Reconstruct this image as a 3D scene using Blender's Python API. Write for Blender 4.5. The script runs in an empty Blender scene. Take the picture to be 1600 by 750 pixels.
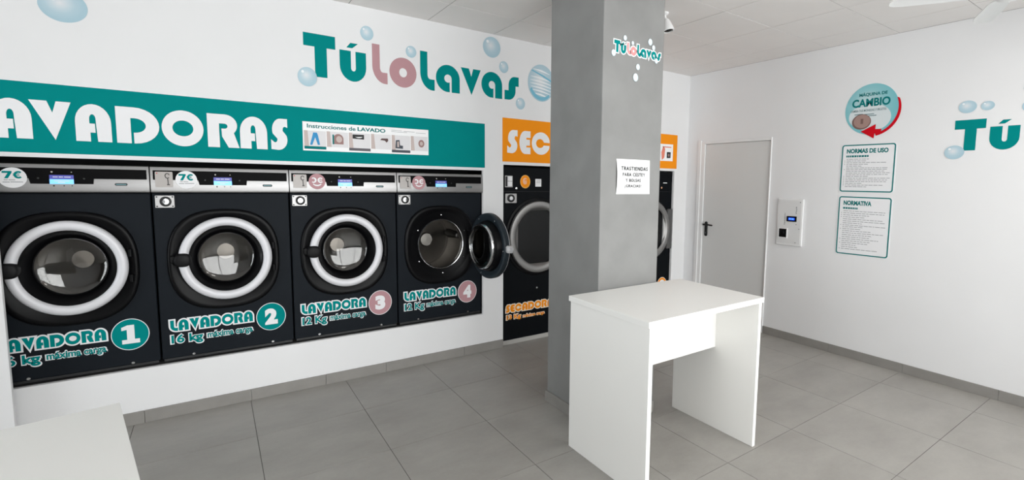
import bpy, bmesh, math, random
from mathutils import Matrix, Vector
random.seed(7)
PI = math.pi
S = bpy.context.scene
COL = S.collection

# ------------------------------------------------------------------ camera, world, light, exposure
D, W, ZC, H = 3.9868, 4.5654, 2.8057, 1.55          # machine wall plane, door wall plane, ceiling, eye height
FPX, YAW, PITCH, ROLL, CX, CY = 767.38, 0.64382, -0.095245, 0.017328, 907.85, 357.03
sy_, cy_ = math.sin(YAW), math.cos(YAW)
sp_, cp_ = math.sin(PITCH), math.cos(PITCH)
fwd = Vector((sy_*cp_, cy_*cp_, sp_)); rgt = Vector((cy_, -sy_, 0)); upv = rgt.cross(fwd)
r2 = rgt*math.cos(ROLL) + upv*math.sin(ROLL); u2 = -rgt*math.sin(ROLL) + upv*math.cos(ROLL)
cam_d = bpy.data.cameras.new('camera'); cam = bpy.data.objects.new('camera', cam_d); COL.objects.link(cam)
M = Matrix.Identity(4)
for i in range(3):
    M[i][0], M[i][1], M[i][2] = r2[i], u2[i], -fwd[i]
M[2][3] = H
cam.matrix_world = M
cam_d.sensor_width = 36; cam_d.lens = FPX/1600*36
cam_d.shift_x = -(CX-800)/1600; cam_d.shift_y = (CY-375)/1600
cam_d.clip_start = 0.02
S.camera = cam

S.view_settings.view_transform = 'Standard'; S.view_settings.look = 'None'
S.view_settings.gamma = 1; S.view_settings.use_curve_mapping = False
S.view_settings.exposure = 0.13

world = bpy.data.worlds.new('world'); S.world = world; world.use_nodes = True
bg = world.node_tree.nodes['Background']; bg.inputs[0].default_value = (0.86, 0.93, 1, 1); bg.inputs[1].default_value = 1.0

def area(name, loc, rot, sx, sy, power, col):
    l = bpy.data.lights.new(name, 'AREA'); l.shape = 'RECTANGLE'; l.size = sx; l.size_y = sy; l.energy = power; l.color = col
    o = bpy.data.objects.new(name, l); COL.objects.link(o); o.location = loc; o.rotation_euler = rot
    return o
WIN = (-0.9, 4.3, 0.06, 2.6); YB = -2.0; XL = -4.4
area('window_daylight', ((WIN[0]+WIN[1])/2, YB-0.16, (WIN[2]+WIN[3])/2), (PI/2, 0, 0), WIN[1]-WIN[0], WIN[3]-WIN[2], 232, (1.0, 0.985, 0.965))
WWIN = (-1.4, 2.9, 0.06, 2.6)
area('added_west_fill', (XL-0.16, (WWIN[0]+WWIN[1])/2, (WWIN[2]+WWIN[3])/2), (PI/2, 0, -PI/2), WWIN[1]-WWIN[0], WWIN[3]-WWIN[2], 150, (0.97, 0.985, 1.0))  # west opening and its light are invented to brighten the door wall
for lx_ in (2.0, 3.5): area('added_ceiling_fill', (lx_, -0.2, ZC-.02), (0, 0, 0), .6, 1.5, 14, (1.0, 0.98, 0.95))  # unseen fill lights added to brighten table top, floor and right wall
sun_d = bpy.data.lights.new('sun', 'SUN'); sun_d.energy = 3.0; sun_d.angle = 0.01; sun_d.color = (1.0, 0.95, 0.87)
sun = bpy.data.objects.new('sun', sun_d); COL.objects.link(sun)
sun.rotation_euler = Vector((0.25, 1.0, -0.95)).to_track_quat('-Z', 'Y').to_euler()

# ------------------------------------------------------------------ materials
MATS = {}
def lin(c):
    return tuple(((v/255)/12.92 if v/255 <= 0.04045 else ((v/255+0.055)/1.055)**2.4) for v in c)
def mat(name, rgb, rough=0.5, metal=0.0, noise=0.0, nscale=8.0, bump=0.0, bscale=60.0, spec=0.5, coat=0.0, emit=0.0, stretch=None, srgb=True):
    if name in MATS: return MATS[name]
    m = bpy.data.materials.new(name); m.use_nodes = True
    nt = m.node_tree; b = nt.nodes['Principled BSDF']
    c = lin(rgb) if srgb else rgb
    b.inputs['Base Color'].default_value = (*c, 1); b.inputs['Roughness'].default_value = rough
    b.inputs['Metallic'].default_value = metal; b.inputs['Specular IOR Level'].default_value = spec
    b.inputs['Coat Weight'].default_value = coat
    tc = nt.nodes.new('ShaderNodeTexCoord')
    src = tc.outputs['Object']
    if stretch:
        mp = nt.nodes.new('ShaderNodeMapping'); mp.inputs['Scale'].default_value = stretch
        nt.links.new(src, mp.inputs[0]); src = mp.outputs[0]
    if noise:
        n = nt.nodes.new('ShaderNodeTexNoise'); n.inputs['Scale'].default_value = nscale; n.inputs['Detail'].default_value = 5
        nt.links.new(src, n.inputs['Vector'])
        mr = nt.nodes.new('ShaderNodeMapRange')
        mr.inputs['From Min'].default_value = 0.25; mr.inputs['From Max'].default_value = 0.75
        mr.inputs['To Min'].default_value = 1-noise; mr.inputs['To Max'].default_value = 1+noise
        nt.links.new(n.outputs['Fac'], mr.inputs['Value'])
        mx = nt.nodes.new('ShaderNodeVectorMath'); mx.operation = 'SCALE'
        mx.inputs[0].default_value = c; nt.links.new(mr.outputs[0], mx.inputs['Scale'])
        nt.links.new(mx.outputs[0], b.inputs['Base Color'])
    if bump:
        n2 = nt.nodes.new('ShaderNodeTexNoise'); n2.inputs['Scale'].default_value = bscale; n2.inputs['Detail'].default_value = 4
        nt.links.new(src, n2.inputs['Vector'])
        bp = nt.nodes.new('ShaderNodeBump'); bp.inputs['Strength'].default_value = bump; bp.inputs['Distance'].default_value = 0.004
        nt.links.new(n2.outputs['Fac'], bp.inputs['Height']); nt.links.new(bp.outputs[0], b.inputs['Normal'])
    if emit:
        b.inputs['Emission Color'].default_value = (*c, 1); b.inputs['Emission Strength'].default_value = emit
    MATS[name] = m
    return m
WALL = mat('white wall paint', (232, 232, 233), 0.75, noise=0.012, nscale=3, bump=0.06, bscale=180, spec=0.25)
CEIL = mat('ceiling board', (236, 233, 231), 0.85, noise=0.015, nscale=4, bump=0.05, bscale=120, spec=0.2)
CGRID = mat('ceiling joint', (140, 137, 134), 0.8)
GROUT = mat('tile grout', (92, 90, 87), 0.9)
SKIRT = mat('skirting tile', (140, 137, 133), 0.5, noise=0.07, nscale=9)
PILLAR = mat('grey microcement', (133, 133, 132), 0.62, noise=0.11, nscale=4.5, bump=0.05, bscale=40)
LAMI = mat('white laminate', (238, 237, 234), 0.4, noise=0.006, nscale=2)
EDGE = mat('white edge banding', (244, 244, 243), 0.35)
TEAL = mat('teal vinyl', (0, 132, 131), 0.75, noise=0.02, nscale=5, spec=0.06)
TEALD = mat('dark teal print', (4, 116, 116), 0.7, spec=0.15)
MAUVE = mat('dusty pink vinyl', (184, 142, 147), 0.7, spec=0.15)
PINK = mat('salmon pink vinyl', (222, 150, 150), 0.7, spec=0.15)
ORANGE = mat('orange vinyl', (246, 148, 24), 0.7, spec=0.12)
WHITE = mat('white vinyl', (236, 236, 238), 0.65, spec=0.2)
PAPER = mat('white paper', (246, 246, 247), 0.7)
BODY_SHADED = mat('black powder coat', (10, 13, 17), 0.55, noise=0.05, nscale=6, spec=0.08)  # darkened copy of the machine coat; the dryers' weaker light is in the colour
BODY = mat('navy black powder coat', (20, 25, 31), 0.55, noise=0.05, nscale=6, bump=0.03, bscale=400, spec=0.12)
BLACK = mat('black gloss plastic', (9, 9, 11), 0.33, spec=0.12)
BLACKM = mat('black matt plastic', (17, 17, 19), 0.45)
GASKET = mat('charcoal rubber', (28, 29, 31), 0.4)
STEEL = mat('brushed stainless steel', (150, 149, 149), 0.38, 1.0, noise=0.05, nscale=5, stretch=(1, 1, 60))
RINGM = mat('satin aluminium', (218, 218, 222), 0.55, 0.25)
RINGD = mat('dark satin aluminium', (138, 137, 136), 0.4, 0.75)
CHROME = mat('polished chrome', (205, 206, 208), 0.12, 1.0)
DRUM = mat('drum steel', (146, 142, 137), 0.4, 1.0, noise=0.06, nscale=4)
DOORG = mat('grey door paint', (216, 216, 215), 0.5, noise=0.01, nscale=3)
FRAMEW = mat('white frame paint', (232, 232, 232), 0.45)
HANDG = mat('grey handle plastic', (84, 84, 84), 0.5, spec=0.2)
RED = mat('red vinyl', (200, 4, 26), 0.7, spec=0.15)
INK = mat('grey print', (140, 142, 145), 0.6)
INKD = mat('black ink', (40, 40, 42), 0.7)
DARK = mat('service space plaster', (70, 70, 70), 0.9)
SCRV = mat('screen violet', (70, 72, 150), 0.3, emit=0.55)
SCRB = mat('screen light blue', (120, 190, 255), 0.3, emit=0.75)
SCRD = mat('screen deep blue', (20, 70, 220), 0.3, emit=0.9)
CAMW = mat('white camera plastic', (236, 236, 236), 0.35)
FANW = mat('white fan enamel', (240, 241, 241), 0.3)

def glass_mat(name, tint, refl=0.10):
    m = bpy.data.materials.new(name); m.use_nodes = True; nt = m.node_tree
    nt.nodes.remove(nt.nodes['Principled BSDF']); out = nt.nodes['Material Output']
    t = nt.nodes.new('ShaderNodeBsdfTransparent'); t.inputs[0].default_value = (*tint, 1)
    g = nt.nodes.new('ShaderNodeBsdfGlossy'); g.inputs['Roughness'].default_value = 0.03
    f = nt.nodes.new('ShaderNodeFresnel'); f.inputs[0].default_value = 1.5
    a = nt.nodes.new('ShaderNodeMath'); a.operation = 'ADD'; a.inputs[1].default_value = refl; a.use_clamp = True
    x = nt.nodes.new('ShaderNodeMixShader')
    nt.links.new(f.outputs[0], a.inputs[0]); nt.links.new(a.outputs[0], x.inputs[0])
    nt.links.new(t.outputs[0], x.inputs[1]); nt.links.new(g.outputs[0], x.inputs[2]); nt.links.new(x.outputs[0], out.inputs[0])
    return m
GLASS = glass_mat('smoked door glass', (0.92, 0.91, 0.90), 0.02)
WGLASS = glass_mat('window glass', (0.97, 0.98, 0.98), 0.0)
DGLASS = mat('dark dryer glass', (24, 25, 26), 0.25, spec=0.2)

def tile_mat():
    m = bpy.data.materials.new('grey porcelain floor tile'); m.use_nodes = True; nt = m.node_tree; b = nt.nodes['Principled BSDF']
    tc = nt.nodes.new('ShaderNodeTexCoord')
    mp = nt.nodes.new('ShaderNodeMapping'); mp.inputs['Scale'].default_value = (1.1, 2.0, 1); nt.links.new(tc.outputs['Object'], mp.inputs[0])
    n = nt.nodes.new('ShaderNodeTexNoise'); n.inputs['Scale'].default_value = 2.2; n.inputs['Detail'].default_value = 8; n.inputs['Roughness'].default_value = 0.6
    nt.links.new(mp.outputs[0], n.inputs['Vector'])
    n2 = nt.nodes.new('ShaderNodeTexNoise'); n2.inputs['Scale'].default_value = 60; n2.inputs['Detail'].default_value = 3
    nt.links.new(tc.outputs['Object'], n2.inputs['Vector'])
    g = nt.nodes.new('ShaderNodeNewGeometry')
    add = nt.nodes.new('ShaderNodeMath'); add.operation = 'MULTIPLY_ADD'; add.inputs[1].default_value = 0.12
    nt.links.new(g.outputs['Random Per Island'], add.inputs[0]); nt.links.new(n.outputs['Fac'], add.inputs[2])
    ad2 = nt.nodes.new('ShaderNodeMath'); ad2.operation = 'MULTIPLY_ADD'; ad2.inputs[1].default_value = 0.15
    nt.links.new(n2.outputs['Fac'], ad2.inputs[0]); nt.links.new(add.outputs[0], ad2.inputs[2])
    r = nt.nodes.new('ShaderNodeValToRGB')
    r.color_ramp.elements[0].position = 0.35; r.color_ramp.elements[0].color = (*lin((145, 142, 137)), 1)
    r.color_ramp.elements[1].position = 0.95; r.color_ramp.elements[1].color = (*lin((168, 165, 160)), 1)
    nt.links.new(ad2.outputs[0], r.inputs[0]); nt.links.new(r.outputs[0], b.inputs['Base Color'])
    b.inputs['Roughness'].default_value = 0.42; b.inputs['Specular IOR Level'].default_value = 0.4
    return m
TILE = tile_mat()

def bubble_mat(name, rim, mid, core):
    m = bpy.data.materials.new(name); m.use_nodes = True; nt = m.node_tree; b = nt.nodes['Principled BSDF']
    uv = nt.nodes.new('ShaderNodeUVMap'); uv.uv_map = 'uv'
    d = nt.nodes.new('ShaderNodeVectorMath'); d.operation = 'DISTANCE'; d.inputs[1].default_value = (-0.12, 0.16, 0)
    nt.links.new(uv.outputs[0], d.inputs[0])
    r = nt.nodes.new('ShaderNodeValToRGB'); e = r.color_ramp.elements
    e[0].position = 0.02; e[0].color = (*lin(core), 1); e[1].position = 1.1; e[1].color = (*lin(rim), 1)
    k = e.new(0.45); k.color = (*lin(mid), 1)
    k = e.new(0.62); k.color = (*lin(tuple((a*0.45+c*0.55) for a, c in zip(mid, rim))), 1)
    nt.links.new(d.outputs['Value'], r.inputs[0]); nt.links.new(r.outputs[0], b.inputs['Base Color'])
    b.inputs['Roughness'].default_value = 0.45
    return m
BUB = bubble_mat('printed blue bubble', (168, 198, 211), (194, 212, 221), (224, 227, 231))
BUBW = bubble_mat('printed pale bubble', (205, 222, 232), (236, 242, 246), (190, 208, 220))
GLINT = mat('bubble glint print', (238, 242, 245), 0.45)
SIGNB = bubble_mat('printed teal lens', (120, 190, 198), (168, 206, 210), (205, 222, 224))

# ------------------------------------------------------------------ mesh helpers
class MB:
    def __init__(s): s.v = []; s.f = []; s.m = []; s.uv = None
    def add(s, vs, fs, mi=0):
        o = len(s.v); s.v += [tuple(p) for p in vs]
        for f in fs: s.f.append(tuple(o+i for i in f)); s.m.append(mi)
        return s
    def box(s, x0, x1, y0, y1, z0, z1, bev=0.0, mi=0, seg=2):
        bm = bmesh.new(); bmesh.ops.create_cube(bm, size=1)
        for v in bm.verts: v.co = Vector(((x0+x1)/2+v.co.x*(x1-x0), (y0+y1)/2+v.co.y*(y1-y0), (z0+z1)/2+v.co.z*(z1-z0)))
        if bev: bmesh.ops.bevel(bm, geom=bm.edges[:], offset=bev, segments=seg, affect='EDGES', profile=0.5)
        bm.verts.index_update()
        s.add([v.co[:] for v in bm.verts], [[v.index for v in f.verts] for f in bm.faces], mi); bm.free()
        return s
    def loft(s, rings, close=True, cap0=False, cap1=False, mi=0):
        n = len(rings[0]); vs = [p for r in rings for p in r]; fs = []
        for a in range(len(rings)-1):
            for i in range(n if close else n-1):
                j = (i+1) % n
                fs.append((a*n+i, a*n+j, (a+1)*n+j, (a+1)*n+i))
        if cap0: fs.append(tuple(range(n))[::-1])
        if cap1: fs.append(tuple((len(rings)-1)*n+i for i in range(n)))
        return s.add(vs, fs, mi)
    def tube(s, p0, p1, r0, r1=None, seg=12, caps=True, mi=0):
        r1 = r0 if r1 is None else r1
        p0, p1 = Vector(p0), Vector(p1); d = (p1-p0).normalized()
        u = d.orthogonal().normalized(); v = d.cross(u)
        R = [[tuple(p+u*math.cos(2*PI*i/seg)*r+v*math.sin(2*PI*i/seg)*r) for i in range(seg)] for p, r in ((p0, r0), (p1, r1))]
        return s.loft(R, True, caps, caps, mi)

def obj(name, mb, mats, parent=None, smooth=None):
    if not isinstance(mats, (list, tuple)): mats = [mats]
    root = parent
    while root is not None and root.parent is not None: root = root.parent
    if parent is None:
        xs = [p[0] for p in mb.v]; ys = [p[1] for p in mb.v]; zs = [p[2] for p in mb.v]
        loc = Vector(((min(xs)+max(xs))/2, (min(ys)+max(ys))/2, min(zs)))
    else: loc = root.location.copy()
    me = bpy.data.meshes.new(name)
    me.from_pydata([(p[0]-loc.x, p[1]-loc.y, p[2]-loc.z) for p in mb.v], [], mb.f)
    for m in mats: me.materials.append(m)
    if len(mats) > 1: me.polygons.foreach_set('material_index', mb.m)
    if mb.uv is not None:
        l = me.uv_layers.new(name='uv')
        for lp in me.loops: l.data[lp.index].uv = mb.uv[lp.vertex_index]
    bm = bmesh.new(); bm.from_mesh(me); bmesh.ops.recalc_face_normals(bm, faces=bm.faces[:]); bm.to_mesh(me); bm.free()
    if smooth is not None:
        me.polygons.foreach_set('use_smooth', [True]*len(me.polygons)); me.set_sharp_from_angle(angle=math.radians(smooth))
    me.update()
    o = bpy.data.objects.new(name, me); COL.objects.link(o)
    if parent is None: o.location = loc
    else: o.parent = parent
    return o
def tag(o, label=None, cat=None, group=None, kind=None):
    if label: o['label'] = label
    if cat: o['category'] = cat
    if group: o['group'] = group
    if kind: o['kind'] = kind
    return o
def thing(name, loc, label, cat, group=None):
    o = bpy.data.objects.new(name, None); COL.objects.link(o); o.location = loc; o.empty_display_size = 0.05
    return tag(o, label, cat, group)
def struct(name, mb, mats, parent=None, **k):
    o = obj(name, mb, mats, parent, **k)
    if parent is None: o['kind'] = 'structure'
    return o

# wall frames: (a to the viewer's right, b up, h out of the wall) -> world
def FL(y=D): return lambda a, b, h: (a, y-h, b)
def FR(x=W): return lambda a, b, h: (x-h, -a, b)

def lathe(mb, fr, ca, cb, prof, seg=48, kx=1.0, mi=0, cap0=False, cap1=False):
    return mb.loft([[fr(ca+r*kx*math.cos(2*PI*i/seg), cb+r*math.sin(2*PI*i/seg), h) for i in range(seg)] for r, h in prof], True, cap0, cap1, mi)
def sup(fr, ca, cb, rx, rz, n, h, seg=64):
    out = []
    for i in range(seg):
        t = 2*PI*i/seg; c, s = math.cos(t), math.sin(t)
        out.append(fr(ca+rx*math.copysign(abs(c)**(2/n), c), cb+rz*math.copysign(abs(s)**(2/n), s), h))
    return out
def fbox(mb, fr, a0, a1, b0, b1, h0, h1, bev=0.0, mi=0):
    p, q = fr(a0, b0, h0), fr(a1, b1, h1)
    lo = [min(x, y) for x, y in zip(p, q)]; hi = [max(x, y) for x, y in zip(p, q)]
    return mb.box(lo[0], hi[0], lo[1], hi[1], lo[2], hi[2], bev, mi)

# flat shapes through a 2D curve, so holes work; returns list of verts (x,y,z) and faces
_tmp_col = COL
def _curve_mesh(cu):
    o = bpy.data.objects.new('tmp', cu); COL.objects.link(o)
    dg = bpy.context.evaluated_depsgraph_get(); dg.update()
    me = bpy.data.meshes.new_from_object(o.evaluated_get(dg))
    vs = [tuple(v.co) for v in me.vertices]; fs = [tuple(p.vertices) for p in me.polygons]
    bpy.data.objects.remove(o); bpy.data.curves.remove(cu); bpy.data.meshes.remove(me)
    return vs, fs
def poly(contours, t):
    cu = bpy.data.curves.new('tmp', 'CURVE'); cu.dimensions = '2D'; cu.fill_mode = 'BOTH'; cu.extrude = t/2
    for c in contours:
        sp = cu.splines.new('POLY'); sp.points.add(len(c)-1); sp.use_cyclic_u = True
        for p, q in zip(sp.points, c): p.co = (q[0], q[1], 0, 1)
    vs, fs = _curve_mesh(cu)
    return [(x, y, z+t/2) for x, y, z in vs], fs
def text(s, t, bold=0.0, space=1.0):
    cu = bpy.data.curves.new('tmp', 'FONT'); cu.body = s; cu.size = 1; cu.offset = bold; cu.extrude = t/2; cu.space_character = space
    cu.align_x = 'CENTER'; cu.resolution_u = 4
    vs, fs = _curve_mesh(cu)
    return [(x, y, z+t/2) for x, y, z in vs], fs
def fit(vs, a0, a1, b0, b1):
    xs = [v[0] for v in vs]; ys = [v[1] for v in vs]
    x0, x1, y0, y1 = min(xs), max(xs), min(ys), max(ys)
    return [(a0+(x-x0)/(x1-x0)*(a1-a0), b0+(y-y0)/(y1-y0)*(b1-b0), z) for x, y, z in vs]
def put(mb, vf, fr, h0=0.0, mi=0):
    vs, fs = vf; return mb.add([fr(x, y, z+h0) for x, y, z in vs], fs, mi)
def arc(cx, cy, rx, ry, a0, a1, n=14):
    return [(cx+rx*math.cos(math.radians(a0+(a1-a0)*i/n)), cy+ry*math.sin(math.radians(a0+(a1-a0)*i/n))) for i in range(n+1)]
def grow(c, d):
    if not d: return c
    n = len(c); area_ = sum(c[i][0]*c[(i+1) % n][1]-c[(i+1) % n][0]*c[i][1] for i in range(n))
    c2 = [c[0]]
    for p in c[1:]:
        if math.hypot(p[0]-c2[-1][0], p[1]-c2[-1][1]) > 1e-6: c2.append(p)
    if math.hypot(c2[0][0]-c2[-1][0], c2[0][1]-c2[-1][1]) < 1e-6: c2.pop()
    c = c2; n = len(c); sg = 1 if area_ > 0 else -1; out = []
    for i in range(n):
        p0, p1, p2 = Vector(c[i-1]), Vector(c[i]), Vector(c[(i+1) % n])
        e1 = (p1-p0).normalized(); e2 = (p2-p1).normalized()
        n1 = Vector((e1.y, -e1.x))*sg; n2 = Vector((e2.y, -e2.x))*sg
        m = n1+n2
        if m.length < 1e-4: m = n1
        m.normalize(); k = max(0.45, m.dot(n1))
        q = p1+m*(d/k); out.append((q.x, q.y))
    return out

# ------------------------------------------------------------------ round display lettering (cap height 1): contours, solid silhouette, advance width
G = {}
_A = [(0, 0), (0, .52)] + arc(.5, .52, .5, .48, 180, 0) + [(1, 0)]
G['A'] = (_A + [(.60, 0), (.575, .42)] + [(.57, .58)] + arc(.48, .60, .09, .13, 0, 180) + [(.39, .48), (.54, .48), (.545, .24), (.40, .24), (.40, 0)], _A, .84)
G['L'] = ([(0, 1), (.5, 1), (.5, .42)] + arc(.68, .42, .18, .13, 180, 270, 6) + [(1, .29), (1, 0), (.86, 0)] + arc(.86, .45, .86, .45, 270, 180), None, .62)
G['V'] = ([(0, 1), (.42, 1), (.54, .70), (.64, 1), (1, 1), (.57, 0)], None, .86)
G['v'] = ([(0, 1), (.40, 1), (.52, .70), (.62, 1), (1, 1), (.53, 0)], None, .8)
_D = [(0, 0), (0, 1), (.42, 1)] + arc(.42, .5, .58, .5, 90, -90)
G['D'] = (_D + [(.39, 0), (.39, .30)] + arc(.42, .5, .26, .2, -90, 90) + [(.33, .70), (.33, 0)], _D, .96)
G['O'] = ((arc(.5, .5, .5, .5, 0, 358, 40), arc(.5, .5, .25, .22, 0, 355, 28)), arc(.5, .5, .5, .5, 0, 358, 40), 1.06)
G['o'] = ((arc(.5, .5, .5, .5, 0, 358, 40), arc(.5, .5, .145, .155, 0, 355, 24)), arc(.5, .5, .5, .5, 0, 358, 40), .9)
_R = [(0, 0), (0, 1), (.55, 1)] + arc(.55, .68, .40, .32, 90, -45) + [(1, 0)]
G['R'] = (_R + [(.65, 0), (.45, .33), (.44, .57), (.54, .57)] + arc(.54, .645, .1, .075, -90, 90, 8) + [(.37, .72), (.37, 0)], _R, .86)
G['S'] = ([(1, 1), (.72, 1)] + arc(.58, .64, .50, .36, 90, 200, 12) + [(.36, .37)] + arc(.24, .34, .14, .1, 0, -120, 6) + [(0, .33), (0, 0.02)] + arc(.42, .33, .56, .33, -100, 25, 12) + [(.70, .62)] + arc(.84, .66, .13, .09, 190, 60, 6) + [(1, .72)], None, .56)
G['s'] = ([(1, 1), (.72, 1)] + arc(.72, .62, .44, .38, 90, 180, 10) + [(.28, .40), (0, .40), (0, 0), (.28, 0)] + arc(.28, .40, .50, .40, -90, 0, 10) + [(.78, .60), (1, .60)], None, .6)
G['E'] = ([(1, 1), (.5, 1)] + arc(.5, .5, .5, .5, 90, 270, 16) + [(1, 0), (1, .29), (.62, .29), (.62, .37), (.95, .37), (.95, .63), (.62, .63), (.62, .71), (1, .71)], [(1, 1), (.5, 1)] + arc(.5, .5, .5, .5, 90, 270, 16) + [(1, 0)], .66)
G['C'] = (arc(.5, .5, .5, .5, 22, 338, 30) + [(.97, .42), (.66, .42)] + arc(.45, .5, .22, .2, 338, 22, 16) + [(.66, .55), (.98, .55)], arc(.5, .5, .5, .5, 0, 358, 30), 1.0)
G['T'] = ([(0, 1), (1, 1), (1, .70), (.72, .70), (.72, 0), (.34, 0), (.34, .70), (0, .70)], None, .72)
_U = [(0, 1), (0, .5)] + arc(.5, .5, .5, .5, 180, 360) + [(1, 1)]
G['u'] = (_U + [(.60, 1), (.60, .44)] + arc(.51, .44, .09, .1, 0, -180, 8) + [(.42, 1)], _U, .84); G['U'] = G['u']
_a = [(1, 0), (1, .5)] + arc(.5, .5, .5, .5, 0, 262, 22)
G['a'] = (_a + [(.57, .005), (.57, .36)] + arc(.5, .5, .155, .15, -60, -360, 18) + [(.655, 0)], _a, .9)
_N = [(0, 0), (0, 1), (.5, 1)] + arc(.5, .5, .5, .5, 90, 0) + [(1, 0)]
G['N'] = (_N + [(.62, 0), (.62, .5)] + arc(.5, .5, .12, .16, 0, 180, 6) + [(.38, 0)], _N, .84)
G['M'] = ([(0, 0), (0, 1), (.3, 1), (.5, .86), (.7, 1), (.85, .95), (1, .75), (1, 0), (.7, 0), (.7, .6), (.62, .6), (.62, 0), (.38, 0), (.38, .6), (.3, .6), (.3, 0)], None, 1.05)
G['I'] = ([(0, 0), (0, 1), (1, 1), (1, 0)], None, .34)
G['B'] = ([(0, 0), (0, 1), (.5, 1)] + arc(.5, .75, .4, .25, 90, -60, 8) + arc(.5, .28, .5, .28, 60, -90, 8), None, .8)
G['Q'] = G['O']; G["'"] = ([(0, 0), (.35, 1), (1, 1), (.5, 0)], None, .4)
def glyph_contours(ch):
    g = G[ch]; c = g[0]
    return list(c) if isinstance(c, tuple) else [c]
def glyph(ch, a0, a1, b0, b1, t, d=0.0, solid=False):
    g = G[ch]
    cs = [g[1]] if (solid and g[1]) else glyph_contours(ch)
    cs = [[(a0+x*(a1-a0), b0+y*(b1-b0)) for x, y in c] for c in cs]
    if d: cs = [grow(c, d) if i == 0 else grow(c, -d) for i, c in enumerate(cs)]
    return poly(cs, t)
def layout(s, a0, a1, gap=0.10):
    w = [(.38 if ch == ' ' else G[ch][2]) for ch in s]; tot = sum(w)+gap*(len(s)-1); k = (a1-a0)/tot
    out = []; x = a0
    for ch, q in zip(s, w):
        if ch != ' ': out.append((ch, x, x+q*k))
        x += (q+gap)*k
    return out
def word(mb, fr, s, a0, a1, b0, b1, t, h0=0, d=0.0, solid=False, gap=0.1, mi=0):
    for k, (ch, x0, x1) in enumerate(layout(s, a0, a1, gap)): put(mb, glyph(ch, x0, x1, b0, b1, t, d, solid), fr, h0+(k % 2)*.0001*(1 if d else 0), mi)
    return mb
def label_text(mb, fr, s, a0, a1, b0, b1, t, h0=0, bold=0.0, mi=0, space=1.0):
    vs, fs = text(s, t, bold, space); return put(mb, (fit(vs, a0, a1, b0, b1), fs), fr, h0, mi)
def disc(mb, fr, ca, cb, rx, rz, t, h0=0, seg=40, mi=0, uv=False):
    base = len(mb.v)
    mb.loft([sup(fr, ca, cb, rx, rz, 2, h, seg) for h in (h0, h0+t)], True, True, True, mi)
    if uv:
        mb.uv = (mb.uv or [(0, 0)]*base) + [(math.cos(2*PI*i/seg), math.sin(2*PI*i/seg)) for _ in range(2) for i in range(seg)]
    return mb
def rrect(a0, a1, b0, b1, r, n=6):
    return arc(a1-r, b1-r, r, r, 0, 90, n)+arc(a0+r, b1-r, r, r, 90, 180, n)+arc(a0+r, b0+r, r, r, 180, 270, n)+arc(a1-r, b0+r, r, r, 270, 360, n)

# ------------------------------------------------------------------ the setting
YS = D+0.95                                         # back of the service space behind the machines
REC = (-1.046, 1.908, 0.345, 1.632)                 # washer recess
DRY = (2.106, 4.346, 0.0, 1.690)                    # dryer recess
WT = 0.029
# floor: individual tile faces on a grout bed
fx = [XL, -4.10, -3.49, -2.88, -2.28, -1.67, -1.06, -.452, .151, .756, 1.354, 1.86, 2.240, 2.891, 3.535, 4.181, W]
fy = [YB] + [D+.012-.6046*k for k in range(9, 0, -1)] + [YS]
mb = MB(); mb.box(XL-.1, W+.1, YB-.1, YS+.1, -.12, -.0022, mi=1)
g = .0016
for i in range(len(fx)-1):
    for j in range(len(fy)-1):
        x0, x1, y0, y1 = fx[i]+g, fx[i+1]-g, fy[j]+g, fy[j+1]-g
        mb.add([(x0, y0, 0), (x1, y0, 0), (x1, y1, 0), (x0, y1, 0), (x0, y0, -.002), (x1, y0, -.002), (x1, y1, -.002), (x0, y1, -.002)], [(0, 1, 2, 3), (0, 4, 5, 1), (1, 5, 6, 2), (2, 6, 7, 3), (3, 7, 4, 0)])
struct('floor', mb, [TILE, GROUT])
# ceiling boards
cxs = [XL, -3.84, -3.25, -2.67, -2.08, -1.5, -.9, -.31, .27, .85, 1.43, 2.005, 2.50, 3.055, 3.645, 4.22, W]
cys = [YB, -1.7, -1.12, -.54, .04, .62, 1.20, 1.78, 2.36, 2.98, 3.52, YS]
mb = MB(); mb.box(XL-.1, W+.1, YB-.1, YS+.1, ZC+.003, ZC+.12, mi=1); g = .0028
for i in range(len(cxs)-1):
    for j in range(len(cys)-1):
        x0, x1, y0, y1 = cxs[i]+g, cxs[i+1]-g, cys[j]+g, cys[j+1]-g
        dz = random.uniform(-.0008, .0008)
        mb.add([(x0, y0, ZC+dz), (x1, y0, ZC+dz), (x1, y1, ZC+dz), (x0, y1, ZC+dz), (x0, y0, ZC+.003), (x1, y0, ZC+.003), (x1, y1, ZC+.003), (x0, y1, ZC+.003)], [(3, 2, 1, 0), (0, 1, 5, 4), (1, 2, 6, 5), (2, 3, 7, 6), (3, 0, 4, 7)])
struct('ceiling', mb, [CEIL, CGRID])
# machine wall with its two openings
mb = MB()
y0, y1 = D, D+WT
mb.box(XL, REC[0], y0, y1, 0, ZC)
mb.box(REC[0], REC[1], y0, y1, 0, REC[2])
mb.box(REC[0], REC[1], y0, y1, REC[3], ZC)
mb.box(REC[1], DRY[0], y0, y1, 0, ZC)
mb.box(DRY[0], DRY[1], y0, y1, DRY[3], ZC)
mb.box(DRY[1], W, y0, y1, 0, ZC)
struct('wall_left', mb, WALL)
mb = MB(); mb.box(-1.3, 2.0, D+WT, D+.9, 0, REC[2]-.001)
struct('trim_1', mb, DARK)                         # plinth the washers stand on
mb = MB(); mb.box(XL, W, YS, YS+.1, 0, ZC); struct('wall_service', mb, DARK)
mb = MB(); mb.box(XL, -.916, D-.105, D-.075, 0, 1.632, .002); struct('trim_2', mb, WALL)   # boxed-out wall end beside the first washer
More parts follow.
